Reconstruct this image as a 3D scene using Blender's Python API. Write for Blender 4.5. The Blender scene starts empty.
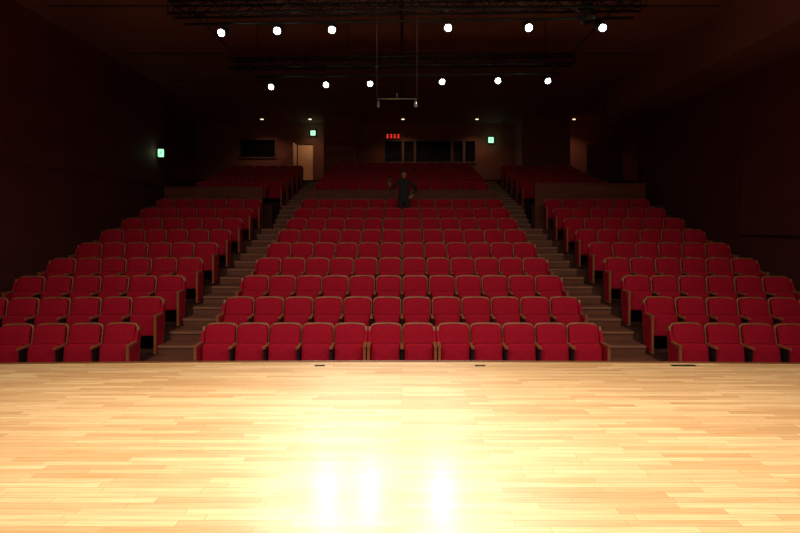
import bpy, bmesh, math, random
from mathutils import Vector, Matrix
random.seed(4)
sc=bpy.context.scene
sc.view_settings.view_transform='Standard'
sc.view_settings.look='None'
sc.view_settings.exposure=0.0
F=500.0; CZ=1.644; HX=402.0; HY=225.0
def P(px,py,D):
    return Vector(((px-HX)*D/F, D, CZ+(HY-py)*D/F))
# ---------------- materials
def mat(name,col,rough=.6,metal=0,emit=None,estr=0,noise=0,nscale=(8,8,8),spec=.5,bump=0):
    m=bpy.data.materials.new(name); m.use_nodes=True
    nt=m.node_tree; b=nt.nodes['Principled BSDF']
    b.inputs['Base Color'].default_value=(*col,1); b.inputs['Roughness'].default_value=rough
    b.inputs['Metallic'].default_value=metal; b.inputs['Specular IOR Level'].default_value=spec
    if emit:
        b.inputs['Emission Color'].default_value=(*emit,1); b.inputs['Emission Strength'].default_value=estr
    if noise or bump:
        tc=nt.nodes.new('ShaderNodeTexCoord'); mp=nt.nodes.new('ShaderNodeMapping'); mp.inputs['Scale'].default_value=nscale
        nz=nt.nodes.new('ShaderNodeTexNoise'); nz.inputs['Scale'].default_value=1; nz.inputs['Detail'].default_value=4
        nt.links.new(tc.outputs['Object'],mp.inputs[0]); nt.links.new(mp.outputs[0],nz.inputs['Vector'])
        if noise:
            rp=nt.nodes.new('ShaderNodeValToRGB')
            rp.color_ramp.elements[0].position=.3; rp.color_ramp.elements[1].position=.7
            rp.color_ramp.elements[0].color=(*[c*(1-noise) for c in col],1)
            rp.color_ramp.elements[1].color=(*[min(1,c*(1+noise)) for c in col],1)
            nt.links.new(nz.outputs['Fac'],rp.inputs[0]); nt.links.new(rp.outputs[0],b.inputs['Base Color'])
        if bump:
            bp=nt.nodes.new('ShaderNodeBump'); bp.inputs['Strength'].default_value=bump; bp.inputs['Distance'].default_value=.01
            nt.links.new(nz.outputs['Fac'],bp.inputs['Height']); nt.links.new(bp.outputs[0],b.inputs['Normal'])
    return m
M_red=mat('seat_red_fabric',(.40,.008,.030),.85,noise=.12,nscale=(30,30,30),spec=.1)
M_wood=mat('seat_wood',(.34,.115,.045),.45,noise=.2,nscale=(6,6,30))
M_dark=mat('dark_metal',(.010,.009,.010),.5)
M_black=mat('black_cloth',(.014,.014,.019),.8)
M_terr=mat('terrace_floor',(.07,.026,.019),.7,noise=.2,nscale=(3,3,3),spec=.2)
M_step=mat('stair_wood',(.18,.070,.046),.5,noise=.2,nscale=(2,10,10),spec=.3)
M_nose=mat('stair_nosing',(.30,.14,.09),.5,spec=.3)
M_wall=mat('wall_dark_wood',(.145,.040,.036),.8,noise=.10,nscale=(.5,.5,2),spec=.15)
M_wallb=mat('wall_back_paint',(.27,.10,.07),.75,noise=.1,nscale=(1,1,1),spec=.2)
M_ceil=mat('ceiling_paint',(.26,.105,.085),.85,noise=.12,nscale=(.6,.6,.6),spec=.2)
M_para=mat('parapet_wood',(.19,.056,.038),.6,noise=.15,nscale=(1,1,8),spec=.2)
M_edge=mat('stage_edge_wood',(.18,.065,.025),.4)
M_cream=mat('corridor_paint',(.75,.5,.3),.8)
M_glass=mat('dark_glass',(.01,.008,.008),.15)
M_frame=mat('window_frame',(.18,.10,.065),.5)
M_skin=mat('skin',(.42,.2,.13),.6)
M_hair=mat('hair',(.01,.008,.007),.6)
M_lamp=mat('lamp_lens',(1,1,1),.3,emit=(1,.95,.86),estr=40)
M_down=mat('downlight_lens',(1,1,1),.3,emit=(1,.72,.42),estr=3)
M_green=mat('exit_green',(.02,.5,.15),.4,emit=(.03,.6,.15),estr=1.0)
M_white=mat('exit_white',(.8,1,.85),.4,emit=(.5,1,.62),estr=1.0)
M_ledred=mat('led_red',(.6,.02,.02),.4,emit=(1,.05,.03),estr=.8)
# maple strip floor
def floor_mat():
    m=bpy.data.materials.new('maple_strip_floor'); m.use_nodes=True
    nt=m.node_tree; b=nt.nodes['Principled BSDF']; N=nt.nodes.new; L=nt.links.new
    tc=N('ShaderNodeTexCoord')
    br=N('ShaderNodeTexBrick'); br.offset=.37; br.offset_frequency=3; br.squash=1.3; br.squash_frequency=2
    br.inputs['Scale'].default_value=1; br.inputs['Brick Width'].default_value=.62; br.inputs['Row Height'].default_value=.058
    br.inputs['Mortar Size'].default_value=.0012; br.inputs['Mortar Smooth'].default_value=.1; br.inputs['Bias'].default_value=-.05
    br.inputs['Color1'].default_value=(.86,.60,.335,1); br.inputs['Color2'].default_value=(.64,.375,.175,1)
    br.inputs['Mortar'].default_value=(.34,.16,.06,1)
    L(tc.outputs['Object'],br.inputs['Vector'])
    mp=N('ShaderNodeMapping'); mp.inputs['Scale'].default_value=(1.5,40,1)
    nz=N('ShaderNodeTexNoise'); nz.inputs['Scale'].default_value=1.5; nz.inputs['Detail'].default_value=6
    L(tc.outputs['Object'],mp.inputs[0]); L(mp.outputs[0],nz.inputs['Vector'])
    rp=N('ShaderNodeValToRGB'); rp.color_ramp.elements[0].position=.3; rp.color_ramp.elements[1].position=.62
    rp.color_ramp.elements[0].color=(.72,.60,.46,1); rp.color_ramp.elements[1].color=(1,1,1,1)
    L(nz.outputs['Fac'],rp.inputs[0])
    mx=N('ShaderNodeMixRGB'); mx.blend_type='MULTIPLY'; mx.inputs[0].default_value=.6
    L(br.outputs['Color'],mx.inputs[1]); L(rp.outputs[0],mx.inputs[2]); L(mx.outputs[0],b.inputs['Base Color'])
    b.inputs['Roughness'].default_value=.40; b.inputs['Specular IOR Level'].default_value=.45
    b.inputs['Coat Weight'].default_value=.22; b.inputs['Coat Roughness'].default_value=.19; b.inputs['Coat IOR'].default_value=1.4
    bp=N('ShaderNodeBump'); bp.inputs['Strength'].default_value=.12; bp.inputs['Distance'].default_value=.002
    L(nz.outputs['Fac'],bp.inputs['Height']); L(bp.outputs[0],b.inputs['Normal']); L(bp.outputs[0],b.inputs['Coat Normal'])
    return m
M_floor=floor_mat()
# ---------------- mesh helpers
def bbox(bm,x0,x1,y0,y1,z0,z1,mi=0):
    v=[bm.verts.new((x,y,z)) for x in(x0,x1) for y in(y0,y1) for z in(z0,z1)]
    for q in((0,1,3,2),(4,6,7,5),(0,4,5,1),(2,3,7,6),(0,2,6,4),(1,5,7,3)):
        f=bm.faces.new([v[i] for i in q]); f.material_index=mi
    return v
def rod(bm,a,b,r,r2=None,seg=8,mi=0,smooth=True,caps=True):
    a=Vector(a);b=Vector(b); r2=r if r2 is None else r2
    d=(b-a).normalized(); u=d.orthogonal().normalized(); w=d.cross(u)
    A=[];B=[]
    for i in range(seg):
        t=2*math.pi*i/seg; o=u*math.cos(t)+w*math.sin(t)
        A.append(bm.verts.new(a+o*r)); B.append(bm.verts.new(b+o*r2))
    for i in range(seg):
        j=(i+1)%seg; f=bm.faces.new((A[i],A[j],B[j],B[i])); f.material_index=mi; f.smooth=smooth
    if caps:
        f=bm.faces.new(A[::-1]); f.material_index=mi
        f=bm.faces.new(B); f.material_index=mi
def ellips(bm,c,s,mi=0,u=14,v=10):
    r=bmesh.ops.create_uvsphere(bm,u_segments=u,v_segments=v,radius=1,matrix=Matrix.Translation(c)@Matrix.Diagonal((*s,1)))
    fs=set(f for vv in r['verts'] for f in vv.link_faces)
    for f in fs: f.material_index=mi; f.smooth=True
def mesh(bm,name,mats):
    bmesh.ops.recalc_face_normals(bm,faces=bm.faces)
    me=bpy.data.meshes.new(name); bm.to_mesh(me); bm.free()
    for m in mats: me.materials.append(m)
    return me
def obj(name,me,loc=(0,0,0),parent=None,rot=None):
    o=bpy.data.objects.new(name,me); o.location=loc
    if rot: o.rotation_euler=rot
    sc.collection.objects.link(o)
    if parent: o.parent=parent
    return o
def empty(name,loc=(0,0,0)):
    o=bpy.data.objects.new(name,None); o.location=loc; o.empty_display_size=.2; sc.collection.objects.link(o); return o
def boxobj(name,b,m,bev=0,parent=None):
    bm=bmesh.new(); bbox(bm,*b); o=obj(name,mesh(bm,name,[m]),parent=parent)
    if bev:
        md=o.modifiers.new('b','BEVEL'); md.width=bev; md.segments=2
    return o
# ---------------- layout
NR=9
D=[7.9+.98*n for n in range(NR)]
T=[.096+.271*n+.0032*n*n for n in range(NR)]
FL=[t-.95 for t in T]
XL,XR=-8.8,8.9
XLR,XRR=-10.2,10.6   # rear recess
YR=18.6
CE=6.74; YB=25.0
UD=[18.4+.9*m for m in range(6)]
UF=[2.31+.25*m for m in range(6)]
REAR=3.72
# stage
def edgeY(x): return 6.0-.10*(x/4.8)**2
bm=bmesh.new()
xs=[XL+ (XR-XL)*i/80 for i in range(81)]
top=[bm.verts.new((x,edgeY(x),0)) for x in xs]; bk=[bm.verts.new((x,-5,0)) for x in xs]
lo=[bm.verts.new((x,edgeY(x),-.18)) for x in xs]; lb=[bm.verts.new((x,-5,-.18)) for x in xs]
for i in range(80):
    bm.faces.new((bk[i],bk[i+1],top[i+1],top[i])); bm.faces.new((top[i],top[i+1],lo[i+1],lo[i])); bm.faces.new((lb[i],lb[i+1],lo[i+1],lo[i]))
obj('stage_floor',mesh(bm,'stage_floor',[M_floor]))
bm=bmesh.new()
for i in range(80):
    a,b=xs[i],xs[i+1]
    pts=[(0.0,.006),(.05,.006),(.05,-.9),(0.0,-.9)]
    v=[bm.verts.new((x,edgeY(x)+p[0],p[1])) for x in(a,b) for p in pts]
    bm.faces.new((v[0],v[1],v[5],v[4])); bm.faces.new((v[1],v[2],v[6],v[5])); bm.faces.new((v[0],v[3],v[7],v[4]))
bmesh.ops.remove_doubles(bm,verts=bm.verts,dist=.0005)
obj('trim_stage_edge',mesh(bm,'stage_edge',[M_edge]))
for px,w in((320,.06),(480,.06),(683,.14)):
    x=(px-HX)*5.85/F; bm=bmesh.new(); bbox(bm,x-w,x+w,5.82,5.86 if w<.1 else 5.87,.0,.006)
    for k in(-.5,.5): bbox(bm,x+k*w-.015,x+k*w+.015,5.83,5.85,.006,.010)
    obj('floor_socket_box',mesh(bm,'floor_socket_box',[M_dark]))
# terraces
bm=bmesh.new()
for n in range(NR):
    y0=D[n]-.76 if n else 5.5; y1=D[n+1]-.76 if n<NR-1 else 16.7
    bbox(bm,XL,XR,y0,y1,-1.1,FL[n])
bbox(bm,XL,-4.35,16.7,UD[0]-.7,-1.1,UF[0]); bbox(bm,4.35,XR,16.7,UD[0]-.7,-1.1,UF[0])
bbox(bm,-4.35,4.35,16.7,17.35,-1.1,FL[8]); bbox(bm,-3.3,3.3,17.35,UD[0]-.7,-1.1,UF[0])
for s in(-1,1):
    a,b=sorted((s*3.3,s*4.35)); bbox(bm,a,b,17.35,UD[0]-.7,-1.1,FL[8])
for m in range(6):
    bbox(bm,XLR,XRR,UD[m]-.7,(UD[m+1]-.7 if m<5 else 23.1),-1.1,UF[m])
bbox(bm,XLR,XRR,23.1,YB+.2,-1.1,REAR)
obj('floor',mesh(bm,'floor',[M_terr]))
# aisle stairs
for s in(-1,1):
    bm=bmesh.new(); a,b=sorted((s*3.26,s*4.20))
    def step(y0,y1,zt,zb):
        bbox(bm,a,b,y0,y1,zb,zt-.03,0); bbox(bm,a,b,y0-.02,y1,zt-.03,zt+.002,0); bbox(bm,a,b,y0-.024,y0+.03,zt-.034,zt+.006,1)
    for n in range(NR-1):
        yb=D[n+1]-.76; h=(FL[n]+FL[n+1])/2
        step(yb-.48,yb-.02,h,FL[n]-.02); step(yb-.015,yb+.5,FL[n+1]+.004,FL[n]-.02)
    for k in range(5):
        z=FL[8]+(k+1)*(UF[0]-FL[8])/5; step(16.3+k*.29,17.75,z,FL[8]-.02)
    for m in range(5):
        yb=UD[m+1]-.7; step(yb-.42,yb-.02,(UF[m]+UF[m+1])/2,UF[m]-.02); step(yb-.015,yb+.45,UF[m+1]+.004,UF[m]-.02)
    obj('aisle_stairs',mesh(bm,'aisle_stairs',[M_step,M_nose]))
# ---------------- seat
def pad(bm,w,z0,z1,r,y0,t,tilt,mi,taper=0,arch=.010,bulge=.015,bev=.02,cx=0,piv=None):
    h=z1-z0; pts=[]
    rb=min(.03,r)
    def arc(cx_,cz,rr,a0,a1,n=5):
        for i in range(n+1):
            t_=math.radians(a0+(a1-a0)*i/n); pts.append((cx_+rr*math.cos(t_),cz+rr*math.sin(t_)))
    arc(w/2-rb,rb,rb,-90,0,3); arc(w/2-r,h-r,r,0,90)
    hw=w/2-r
    for q in(.75,.5,.25,0,-.25,-.5,-.75): pts.append((hw*q,h+arch*(1-q*q)))
    arc(-w/2+r,h-r,r,90,180); arc(-w/2+rb,rb,rb,180,270,3)
    def P3(x,z,y):
        zz=z0+z; xx=x*(1-taper*z/h)
        return (cx+xx, y+(zz-z1)*math.tan(tilt), zz)
    def loop(sc_,y):
        kx=(w-2*sc_)/w; kz=(h-2*sc_)/h
        return [bm.verts.new(P3(x*kx,(z-h/2)*kz+h/2,y)) for x,z in pts]
    Ls=[loop(0,y0),loop(0,y0-t+bev),loop(bev*.35,y0-t+bev*.3),loop(bev,y0-t),loop(min(w,h)*.3,y0-t-bulge)]
    for A,B in zip(Ls,Ls[1:]):
        for i in range(len(pts)):
            j=(i+1)%len(pts); f=bm.faces.new((A[i],A[j],B[j],B[i])); f.material_index=mi; f.smooth=True
    f=bm.faces.new(Ls[-1]); f.material_index=mi; f.smooth=True
    f=bm.faces.new(Ls[0]); f.material_index=mi
def arm(bm,x):
    bbox(bm,x-.024,x+.024,-.37,-.06,.625,.655,1)
    bbox(bm,x-.016,x+.016,-.33,-.10,.03,.625,2)
    bbox(bm,x-.03,x+.03,-.36,-.06,0,.03,2)
PW=.522
bm=bmesh.new()
pad(bm,.502,.30,.945,.075,.05,.035,math.radians(11),1,bulge=0,bev=.008)
pad(bm,.468,.36,.925,.065,.012,.075,math.radians(11),0,bulge=.015)
pad(bm,.446,.30,.665,.05,-.125,.10,math.radians(6),0,bulge=.012,arch=.004)
bbox(bm,-.20,.20,-.20,-.10,.27,.31,2)
seat_me=mesh(bm,'theater_seat',[M_red,M_wood,M_dark])
bm=bmesh.new(); arm(bm,0); arm_me=mesh(bm,'seat_arm',[M_red,M_wood,M_dark])
bm=bmesh.new()
def sidepanel(bm,x0,x1,inset,mi):
    prof=[(-.38+inset,.02+inset),(-.08-inset,.02+inset),(.045-inset,.86-inset*2),(-.02-inset,.90-inset*2),(-.10-inset,.68-inset),(-.38+inset,.655-inset)]
    A=[bm.verts.new((x0,y,z)) for y,z in prof]; B=[bm.verts.new((x1,y,z)) for y,z in prof]
    for i in range(len(prof)):
        j=(i+1)%len(prof); f=bm.faces.new((A[i],A[j],B[j],B[i])); f.material_index=mi
    f=bm.faces.new(A);f.material_index=mi; f=bm.faces.new(B[::-1]); f.material_index=mi
sidepanel(bm,-.018,.018,0,1); sidepanel(bm,-.024,.024,.03,0)
bbox(bm,-.026,.026,-.385,-.09,.655,.68,1)
end_me=mesh(bm,'seat_end_panel',[M_red,M_wood,M_dark])
def seatrow(xs,y,z,rot=0,pivot=None,ends=True,breaks=()):
    e=empty('theater_seat_row',(pivot if pivot is not None else 0,y,z)); e.rotation_euler[2]=rot
    px=pivot or 0
    for i,x in enumerate(xs): obj('seat_%d'%(i+1),seat_me,(x-px,0,0),e)
    for i in range(len(xs)-1):
        m=(xs[i]+xs[i+1])/2-px
        if i+1 in breaks:
            obj('break_panel_%d'%i,end_me,(m-.03,0,0),e); obj('break_panel_b%d'%i,end_me,(m+.03,0,0),e)
        else: obj('arm_%d'%(i+1),arm_me,(m,0,0),e)
    obj('end_panel_1',end_me,(xs[0]-px-.268,0,0),e); obj('end_panel_2',end_me,(xs[-1]-px+.268,0,0),e)
    return e
for n in range(NR):
    if n==0:
        seatrow([.508*(i-5.5)+(-.055 if i<5 else (.055 if i>6 else 0)) for i in range(12)],D[n],FL[n],breaks=(5,7))
    else:
        seatrow([-PW*5.5+PW*i for i in range(12)],D[n],FL[n])
    offs=[0,.07,.12,.16,.19,.22,.24,.25,.26][n]; W=.528
    for s in(-1,1):
        inner=s*(4.13+offs+(.06 if s>0 else 0)+.03)
        xs_=sorted([inner+s*(.28+W*i) for i in range(6)])
        seatrow(xs_,D[n]+.03,FL[n],rot=-s*math.radians(3.5),pivot=inner)
for m in range(6):
    seatrow([-PW*5.5+PW*i for i in range(12)],UD[m],UF[m])
    if m<5:
        for s in(-1,1):
            seatrow(sorted([s*(4.35+.28+W*i) for i in range(6)]),UD[m],UF[m])
# parapets
def parapet(x0,x1,y,z0,z1):
    bm=bmesh.new(); bbox(bm,x0,x1,y,y+.12,z0,z1,0); bbox(bm,x0-.02,x1+.02,y-.03,y+.15,z1,z1+.05,1)
    n=max(2,int((x1-x0)/1.1))
    for i in range(1,n): 
        x=x0+(x1-x0)*i/n; bbox(bm,x-.006,x+.006,y-.004,y,z0,z1,2)
    obj('parapet_wall',mesh(bm,'parapet',[M_para,M_para,M_dark]))
parapet(-7.85,-4.62,16.54,FL[8],2.86); parapet(4.40,8.05,16.54,FL[8],2.98); parapet(-3.24,3.24,17.20,FL[8],2.80)
# ---------------- room shell
RT=5.57
def bx(bm,*b): bbox(bm,*b)
bm=bmesh.new()
bx(bm,XL-.2,XL,-5,YR,-1.1,CE); bx(bm,XLR,XL-.2,YR-.2,YR,-1.1,CE); bx(bm,XLR-.2,XLR,YR-.2,YB+.2,-1.1,CE)
bx(bm,XL,XL+.04,-5,YR,3.05,3.12)
obj('wall_left',mesh(bm,'wall_left',[M_wall]))
bm=bmesh.new()
bx(bm,XR,XR+.2,-5,YR,-1.1,CE); bx(bm,XR+.2,XRR,YR-.2,YR,-1.1,CE); bx(bm,XRR,XRR+.2,YR-.2,YB+.2,-1.1,CE)
bx(bm,XR-.10,XR,6,13.0,1.4,4.7)
obj('wall_right',mesh(bm,'wall_right',[M_wall]))
boxobj('wall_stage_back',(XL,XR,-5.2,-5,-.2,CE),M_wall)
bm=bmesh.new(); bbox(bm,XLR-.2,XRR+.2,-5.2,YB+.4,CE,CE+.2,0)
bbox(bm,XR-1.3,XR,-5,YR,RT,CE,0)
obj('ceiling',mesh(bm,'ceiling',[M_ceil]))
bm=bmesh.new()
for y in(8.5,11.6,14.8,17.6,20.4): bbox(bm,XL+.6,XR-1.5,y,y+.06,CE-.012,CE)
for x in(-5,0,5): bbox(bm,x-.03,x+.03,0,YB,CE-.010,CE)
obj('trim_ceiling_seams',mesh(bm,'seams',[M_dark]))
bm=bmesh.new()
def W_(x0,x1,z0,z1): bbox(bm,x0,x1,YB,YB+.2,z0,z1)
dx0,dx1,dz=-5.25,-4.45,5.66
W_(XLR,-8.1,REAR,CE); W_(-8.1,-6.35,REAR,5.04); W_(-8.1,-6.35,5.9,CE); W_(-6.35,dx0,REAR,CE); W_(dx0,dx1,dz,CE); W_(dx1,-.85,REAR,CE)
W_(-.85,3.65,REAR,4.79); W_(-.85,3.65,5.84,CE); W_(3.65,XRR,REAR,CE)
obj('wall_back',mesh(bm,'wall_back',[M_wallb]))
def window(name,x0,x1,z0,z1,mull):
    bm=bmesh.new(); y=YB
    t=.06
    bbox(bm,x0,x1,y+.10,y+.12,z0,z1,1)
    bbox(bm,x0-t,x1+t,y-.04,y+.08,z1,z1+t,0); bbox(bm,x0-t,x1+t,y-.06,y+.08,z0-t,z0,0)
    bbox(bm,x0-t,x0,y-.04,y+.08,z0,z1,0); bbox(bm,x1,x1+t,y-.04,y+.08,z0,z1,0)
    for mx in mull: bbox(bm,mx-.06,mx+.06,y-.03,y+.08,z0,z1,0)
    obj(name,mesh(bm,name,[M_frame,M_glass]))
window('window_1',-8.1,-6.35,5.04,5.9,[])
window('window_2',-.85,3.65,4.79,5.84,[.05,.65,2.5,3.1])
# door
bm=bmesh.new()
bbox(bm,dx0-.07,dx0,YB-.03,YB+.2,REAR,dz+.07,0); bbox(bm,dx1,dx1+.07,YB-.03,YB+.2,REAR,dz+.07,0); bbox(bm,dx0,dx1,YB-.03,YB+.2,dz,dz+.07,0)
obj('trim_door',mesh(bm,'trim_door',[M_frame]))
bm=bmesh.new(); bbox(bm,dx0-.03,dx0,YB-.82,YB-.03,REAR+.01,dz-.02,0); rod(bm,(dx0-.0,YB-.72,REAR+.95),(dx0+.05,YB-.72,REAR+.95),.015); rod(bm,(dx0+.05,YB-.72,REAR+.95),(dx0+.05,YB-.6,REAR+.95),.012)
obj('door_1',mesh(bm,'door_1',[M_cream]))
bm=bmesh.new()
bbox(bm,dx0-.6,dx1+.6,YB+1.6,YB+1.7,REAR-.05,dz+.4); bbox(bm,dx0-.7,dx0-.6,YB+.2,YB+1.7,REAR-.05,dz+.4); bbox(bm,dx1+.6,dx1+.7,YB+.2,YB+1.7,REAR-.05,dz+.4)
bbox(bm,dx0-.7,dx1+.7,YB+.2,YB+1.7,dz+.4,dz+.5); bbox(bm,dx0-.7,dx1+.7,YB+.2,YB+1.7,REAR-.1,REAR-.0)
obj('wall_corridor',mesh(bm,'corridor',[M_cream]))
boxobj('column',(-3.70,-2.26,23.6,YB-.01,REAR,CE),M_wallb,.02)
boxobj('wall_projection',(5.66,7.95,23.6,YB-.01,REAR,CE),M_wallb,.02)
boxobj('wall_projection',(8.4,10.0,22.6,22.75,3.51,5.3),M_para,.01)
# exit signs
def exit_sign(loc,w,h,rotz=0,bracket=False):
    e=empty('exit_sign',loc); e.rotation_euler[2]=rotz
    bm=bmesh.new(); bbox(bm,-w/2-.02,w/2+.02,0,.08,-h/2-.02,h/2+.02)
    if bracket: bbox(bm,-w/2-.07,-w/2,.02,.06,-.05,.05)
    obj('case',mesh(bm,'case',[M_dark]),parent=e)
    bm=bmesh.new(); bbox(bm,-w/2,w/2,-.006,0,-h/2,h/2); obj('face',mesh(bm,'face',[M_white]),parent=e)
    bm=bmesh.new(); k=h/.3
    def poly(ps):
        vs=[bm.verts.new((x*k,-.009,z*k)) for x,z in ps]; bm.faces.new(vs)
    c=(.03,.085); poly([(c[0]+.022*math.cos(a*math.pi/5),c[1]+.022*math.sin(a*math.pi/5)) for a in range(10)])
    poly([(-.02,.055),(.03,.06),(.02,-.02),(-.03,-.015)])
    poly([(.0,.05),(.01,.03),(.07,.01),(.075,.03)]); poly([(-.02,.055),(-.015,.03),(-.07,.0),(-.08,.02)])
    poly([(-.03,-.01),(.0,-.02),(-.05,-.07),(-.11,-.075),(-.11,-.055),(-.06,-.05)])
    poly([(.0,-.02),(.025,-.02),(.06,-.06),(.03,-.12),(.01,-.11),(.03,-.06)])
    for b in((-.12,-.11,-.13,.13),(.1,.11,-.13,.13),(-.12,.11,.12,.13)):
        poly([(b[0],b[2]),(b[1],b[2]),(b[1],b[3]),(b[0],b[3])])
    obj('pictogram',mesh(bm,'pict',[M_green]),parent=e)
    l=bpy.data.lights.new('exit_glow','POINT'); l.energy=1.3; l.color=(.4,1,.6); l.shadow_soft_size=.1
    lo=bpy.data.objects.new('glow',l); sc.collection.objects.link(lo); lo.parent=e; lo.location=(0,-.15,0)
p=P(491,140,24.9); exit_sign((p.x,24.90,p.z),.26,.28)
p=P(313,133,24.9); exit_sign((p.x,24.90,p.z),.24,.24)
p=P(160,153,17.9); exit_sign((XL+.17,17.9,p.z),.18,.28,rotz=.25,bracket=True)
# red illuminated sign
e=empty('illuminated_sign',(P(393,138,24.9).x,24.9,P(393,138,24.9).z+.08))
bm=bmesh.new(); bbox(bm,-.36,.36,0,.09,-.12,.14); obj('case',mesh(bm,'c',[M_dark]),parent=e)
bm=bmesh.new()
for i in range(4):
    x=-.27+i*.18
    for z in(-.07,.01,.09): bbox(bm,x-.06,x+.06,-.01,0,z-.014,z+.014)
    bbox(bm,x-.014,x+.014,-.01,0,-.09,.11)
obj('lit_characters',mesh(bm,'l',[M_ledred]),parent=e)
# ---------------- lights helper
def spot(name,loc,target,energy,color,size,blend,rad,parent=None,base=None):
    l=bpy.data.lights.new(name,'SPOT'); l.energy=energy; l.color=color; l.spot_size=math.radians(size); l.spot_blend=blend; l.shadow_soft_size=rad
    o=bpy.data.objects.new(name,l); sc.collection.objects.link(o)
    d=Vector(target)-Vector(loc)
    if parent is not None:
        o.parent=parent; o.location=Vector(loc)-(base or parent.location)
    else: o.location=loc
    o.rotation_euler=d.to_track_quat('-Z','Y').to_euler()
    return o
for px,py in((262,121),(310,120),(403,119),(477,118),(574,119)):
    x=(px-HX)*23.9/F
    y=23.9 if not 5.66<x<7.95 else 23.3
    e=empty('ceiling_downlight',(x,y,CE))
    bm=bmesh.new(); rod(bm,(0,0,0),(0,0,-.04),.10,.10,16); obj('ring',mesh(bm,'r',[M_frame]),parent=e)
    bm=bmesh.new(); rod(bm,(0,0,-.04),(0,0,-.055),.075,.06,16); obj('lens',mesh(bm,'r',[M_down]),parent=e)
    spot('lamp',(x,y,CE-.09),(x,y+.1,3),34,(1,.58,.38),130,.8,.06,e)
# corridor lamp
bm=bmesh.new(); ellips(bm,(0,0,0),(.12,.12,.06)); o=obj('corridor_ceiling_lamp',mesh(bm,'cl',[M_down]),((dx0+dx1)/2,YB+.9,dz+.34))
l=bpy.data.lights.new('corridor_lamp','POINT'); l.energy=4; l.color=(1,.72,.5); l.shadow_soft_size=.12
lo_=bpy.data.objects.new('bulb',l); sc.collection.objects.link(lo_); lo_.parent=o; lo_.location=(0,0,-.15)
# ---------------- trusses
def truss(a,b,bar,drop,name='lighting_truss',s=.24):
    a=Vector(a);b=Vector(b); bm=bmesh.new(); d=(b-a); L=d.length; u=d.normalized(); side=u.cross(Vector((0,0,1))).normalized(); up=Vector((0,0,1))
    offs=[side*s/2+up*s/2,-side*s/2+up*s/2,side*s/2-up*s/2,-side*s/2-up*s/2]
    for o in offs: rod(bm,a+o,b+o,.027)
    n=int(L/.42)
    for i in range(n):
        p=a+u*(L*i/n); q=a+u*(L*(i+1)/n)
        for o1,o2 in((0,2),(1,3),(0,1),(2,3)):
            if i%2: o1,o2=o2,o1
            rod(bm,p+offs[o1],q+offs[o2],.013,seg=6)
        for o1,o2 in((0,2),(1,3),(0,1),(2,3)): rod(bm,p+offs[o1],p+offs[o2],.010,seg=6)
    for o1,o2 in((0,2),(1,3),(0,1),(2,3)): rod(bm,b+offs[o1],b+offs[o2],.012,seg=6)
    for f_ in(.08,.35,.65,.92):
        p=a+d*f_; rod(bm,p+up*s/2,Vector((p.x,p.y,CE-.001)),.01,seg=6)
    a2=a.lerp(b,bar[0])-up*drop; b2=a.lerp(b,bar[1])-up*drop; rod(bm,a2,b2,.028)
    for f_ in(.05,.35,.65,.95):
        p=a2.lerp(b2,f_); rod(bm,p,p+up*(drop-s/2),.010,seg=6)
    for i in range(8):
        p=a2.lerp(b2,i/8); q=a2.lerp(b2,(i+1)/8); m_=(p+q)/2-up*.035; rod(bm,p-up*.02,m_,.009,seg=5); rod(bm,m_,q-up*.02,.009,seg=5)
    me=mesh(bm,name,[M_dark]); obj(name,me)
D1,D2=10.0,12.6
k=.035
zt1=CZ+(HY-6)*D1/F; zt2=CZ+(HY-62)*D2/F
truss((-4.7,D1+4.7*k,zt1),(4.75,D1-4.75*k,zt1),(.03,.98),.30); truss((-4.38,D2+4.38*k,zt2),(4.27,D2-4.27*k,zt2),(.08,.96),.33,s=.22)
def fixture(px,py,Dm,zbar,target,energy,r,cone=38,big=False,lit=True):
    tx=(px-HX)/F; Dd=Dm/(1+k*tx)
    p=P(px,py,Dd); e=empty('stage_spotlight',p)
    d=(Vector(target)-p).normalized(); L=.34 if not big else .42
    bm=bmesh.new()
    rod(bm,-d*.012,-d*L*.75,r*1.35,r*1.35,20); rod(bm,-d*L*.75,-d*L,r*1.35,r*.8,20)
    for q_ in(.15,.45): rod(bm,-d*L*q_,-d*(L*q_+.02),r*1.48,r*1.48,20)
    s=d.cross(Vector((0,0,1))).normalized(); c=-d*L*.5
    hh=zbar-p.z; top_=max(hh-.10,r*1.6)
    for sg in(-1,1): 
        rod(bm,c+s*sg*r*1.6,Vector((c.x,c.y,top_))+s*sg*r*1.6,.013,seg=6)
    tp=Vector((c.x,c.y,top_))
    rod(bm,tp-s*r*1.6,tp+s*r*1.6,.014,seg=6)
    rod(bm,tp,Vector((0,0,max(hh,top_+.05))),.02,seg=6)
    obj('housing',mesh(bm,'housing',[M_dark]),parent=e)
    bm=bmesh.new(); rod(bm,-d*.012,d*.0,r,r*.98,20); obj('lens',mesh(bm,'lens',[M_lamp if lit else M_glass]),parent=e)
    if lit: spot('lamp',p+d*.03,target,energy,(1,.88,.70),cone,.7,r*.8,e)
WARM=(1,.87,.66)
for px,py,tx,en in((221,33,-4,380),(277,31,-2.5,450),(332,30,-.7,850),(448,28,.7,850),(529,28,2.5,450),(603,28,4,380)):
    fixture(px,py,D1,zt1-.30,(tx,2.0,0),en,.066,big=(px>590))
fixture(589,22,D1,zt1-.30,(4.5,9.5,0),0,.10,big=True,lit=False)
for px,py,tx,en in((271,87,-3.5,60),(326,85,-.9,420),(370,84,-.4,480),(442,82,.5,560),(498,81,3,60),(548,81,4.5,60)):
    fixture(px,py,D2,zt2-.33,(tx,2.4,0),en,.064)
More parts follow.
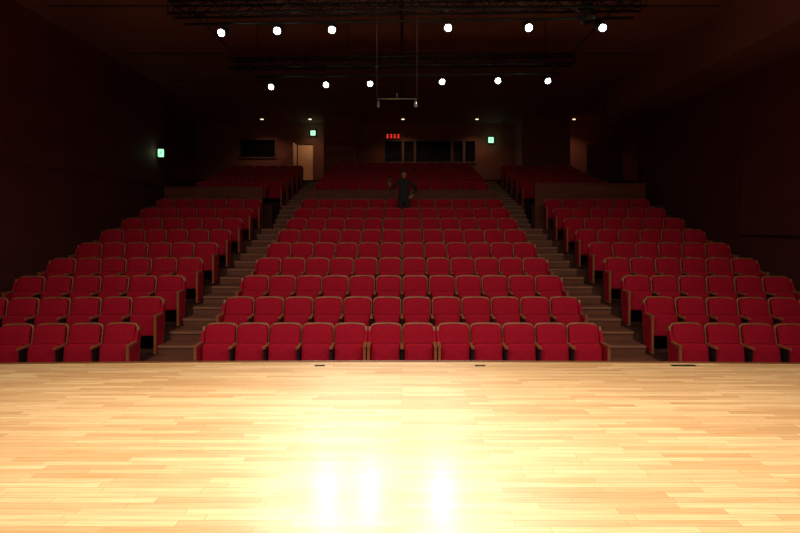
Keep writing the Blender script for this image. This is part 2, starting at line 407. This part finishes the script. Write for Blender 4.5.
# unseen battens with floodlights, added to wash the stage and brighten the seats
for y,floods in((1.6,True),(3.6,False)):
    e=empty('flood_light_batten',(0,y,5.9))
    bm=bmesh.new(); rod(bm,(-6.5,0,.3),(6.5,0,.3),.026)
    for x in(-6,-2,2,6): rod(bm,(x,0,.3),(x,0,CE-5.9-.001),.01)
    obj('pipe',mesh(bm,'batten',[M_dark]),parent=e)
    for i,x in enumerate((-5,-3,-1,1,3,5)):
        tg,en,cn=((x*.7,7.0,-.3),440 if abs(x)<4 else 380,110) if floods else ((x*.7,2.7,0),290 if abs(x)<4 else 230,110)
        bm=bmesh.new()
        bbox(bm,x-.2,x+.2,-.12,.12,.02,.16); rod(bm,(x,0,.16),(x,0,.3),.02); bbox(bm,x-.22,x+.22,-.14,-.12,-.06,.16); bbox(bm,x-.22,x+.22,.12,.14,.0,.16)
        obj('flood_%d'%(i+1),mesh(bm,'fh',[M_dark]),parent=e)
        spot('lamp_%d'%(i+1),(x,y,5.86),tg,en,WARM,cn,1.0,.18,e,Vector((0,y,5.9)))  # out-of-view lamp added for the wash
# ---------------- hanging stereo microphone bar
a=P(377,99,9); b=P(417,99,9)
bm=bmesh.new(); rod(bm,a,b,.012); 
for p in(a,b):
    rod(bm,p,(p.x,p.y,CE),.0045,seg=5)
    c=p+Vector((.03 if p is a else -.03,0,0))
    rod(bm,c,c+Vector((0,-.02,-.07)),.008); rod(bm,c+Vector((0,-.02,-.07)),c+Vector((0,-.10,-.16)),.022,.026,10)
    ellips(bm,c+Vector((0,-.10,-.16)),(.03,.03,.03))
rod(bm,(a+b)/2,(a+b)/2+Vector((0,0,.1)),.01)
obj('hanging_microphone_bar',mesh(bm,'mic',[mat('mic_metal',(.12,.12,.09),.5,.5)]))
# ---------------- person
def person(loc):
    e=empty('person',loc)
    V=[];E=[];R=[]
    def v(x,y,z,r,pr=None):
        V.append((x,y,z)); R.append(r if isinstance(r,tuple) else (r,r))
        if pr is not None: E.append((pr,len(V)-1))
        return len(V)-1
    pel=v(0,0,.95,(.155,.115))
    w=v(0,-.005,1.08,(.145,.105),pel); ch=v(0,0,1.28,(.175,.12),w); nb=v(0,.01,1.46,(.085,.08),ch); nk=v(0,0,1.545,.052,nb)
    sr=v(-.17,0,1.425,.068,nb); er=v(-.33,-.04,1.22,.047,sr); wr=v(-.41,-.20,1.31,.032,er)
    sl=v(.17,0,1.425,.068,nb); el=v(.38,.03,1.19,.047,sl); wl=v(.26,-.14,1.02,.032,el)
    for s in(-1,1):
        hp=v(s*.095,0,.86,.095,pel); kn=v(s*.115,-.01,.48,.062,hp); an=v(s*.125,.02,.10,.045,kn)
    me=bpy.data.meshes.new('body'); me.from_pydata(V,E,[]); me.update()
    o=obj('clothed_body',me,parent=e)
    o.modifiers.new('Skin','SKIN')
    lay=me.skin_vertices[0].data
    for i,r in enumerate(R): lay[i].radius=r; lay[i].use_root=(i==0)
    sd=o.modifiers.new('s','SUBSURF'); sd.levels=2; sd.render_levels=2
    me.materials.append(M_black)
    bm=bmesh.new()
    ellips(bm,(0,0,1.66),(.076,.095,.115),0,20,16); ellips(bm,(0,-.025,1.60),(.058,.066,.06),0)
    rod(bm,(0,0,1.50),(0,0,1.60),.05,.052,12,0)
    rod(bm,(0,-.085,1.675),(0,-.113,1.64),.008,.016,8,0); ellips(bm,(0,-.105,1.64),(.016,.014,.012),0)
    for s in(-1,1):
        ellips(bm,(s*.078,.005,1.655),(.012,.022,.032),0)
        ellips(bm,(s*.03,-.083,1.672),(.014,.01,.008),2); ellips(bm,(s*.03,-.092,1.672),(.006,.004,.006),1)
        ellips(bm,(s*.03,-.086,1.692),(.02,.01,.004),1)
    ellips(bm,(0,-.088,1.605),(.024,.008,.007),3)
    ellips(bm,(0,.018,1.70),(.086,.098,.09),1,20,14); ellips(bm,(0,-.045,1.745),(.072,.055,.035),1)
    obj('head',mesh(bm,'head',[M_skin,M_hair,mat('eye_white',(.6,.6,.6),.4),mat('lips',(.35,.1,.08),.5)]),parent=e)
    def hand(wp,d,nrm,curl,thumb_side,name):
        d=Vector(d).normalized(); nrm=Vector(nrm); nrm=(nrm-d*nrm.dot(d)).normalized(); s=d.cross(nrm).normalized()*thumb_side
        wp=Vector(wp); bm=bmesh.new()
        M=Matrix((s,d,nrm)).transposed().to_4x4(); M.translation=wp+d*.055
        r=bmesh.ops.create_uvsphere(bm,u_segments=14,v_segments=10,radius=1,matrix=M@Matrix.Diagonal((.042,.055,.017,1)))
        for f in bm.faces: f.smooth=True
        rod(bm,wp-d*.05,wp+d*.03,.027,.026,10)
        for i,(off,L) in enumerate(((.03,.072),(.010,.082),(-.011,.076),(-.031,.060))):
            p=wp+d*.09+s*off; dr=d.copy(); rr=.0095
            for j,fr in enumerate((.45,.32,.23)):
                a=curl*(j+.5); dr=(d*math.cos(a)+nrm*math.sin(a)).normalized()
                q=p+dr*L*fr; rod(bm,p,q,rr,rr*.9,8); ellips(bm,q,(rr*.9,)*3,0,8,6); p=q; rr*=.9
        p=wp+d*.03+s*.03
        for L,a,rr in((.04,.9,.013),(.032,.5,.011)):
            dr=(d*math.cos(a)+s*math.sin(a)+nrm*.3).normalized(); q=p+dr*L; rod(bm,p,q,rr,rr*.85,8); ellips(bm,q,(rr*.85,)*3,0,8,6); p=q
        obj(name,mesh(bm,name,[M_skin]),parent=e)
    hand((-.415,-.21,1.32),(-.3,-.35,.85),(.6,-.6,0),.75,1,'hand_right')
    hand((.252,-.148,1.012),(-.8,.1,-.5),(0,.6,-.6),.5,1,'hand_left')
    bm=bmesh.new(); bbox(bm,-.035,.035,-.006,.006,-.07,.07); o=obj('held_phone',mesh(bm,'ph',[M_dark]),(-.41,-.30,1.44),e,(0.2,.3,0))
    bm=bmesh.new()
    for s in(-1,1):
        ellips(bm,(s*.13,-.05,.045),(.05,.135,.045)); rod(bm,(s*.125,.02,.03),(s*.125,.02,.13),.05,.048,12)
    obj('shoes',mesh(bm,'shoes',[M_dark]),parent=e)
person((P(404,200,15.12).x,15.12,FL[8]+.002))
# world
w=bpy.data.worlds.new('w'); sc.world=w; w.use_nodes=True
w.node_tree.nodes['Background'].inputs[0].default_value=(0,0,0,1)
# camera
cd=bpy.data.cameras.new('camera'); cam=bpy.data.objects.new('camera',cd); sc.collection.objects.link(cam)
cam.location=(0,0,CZ); cam.rotation_euler=(math.pi/2,0,0); cd.sensor_width=36; cd.lens=F/800*36
cd.shift_x=-(HX-400)/800; cd.shift_y=-(266.5-HY)/800; cd.clip_start=.05
sc.camera=cam
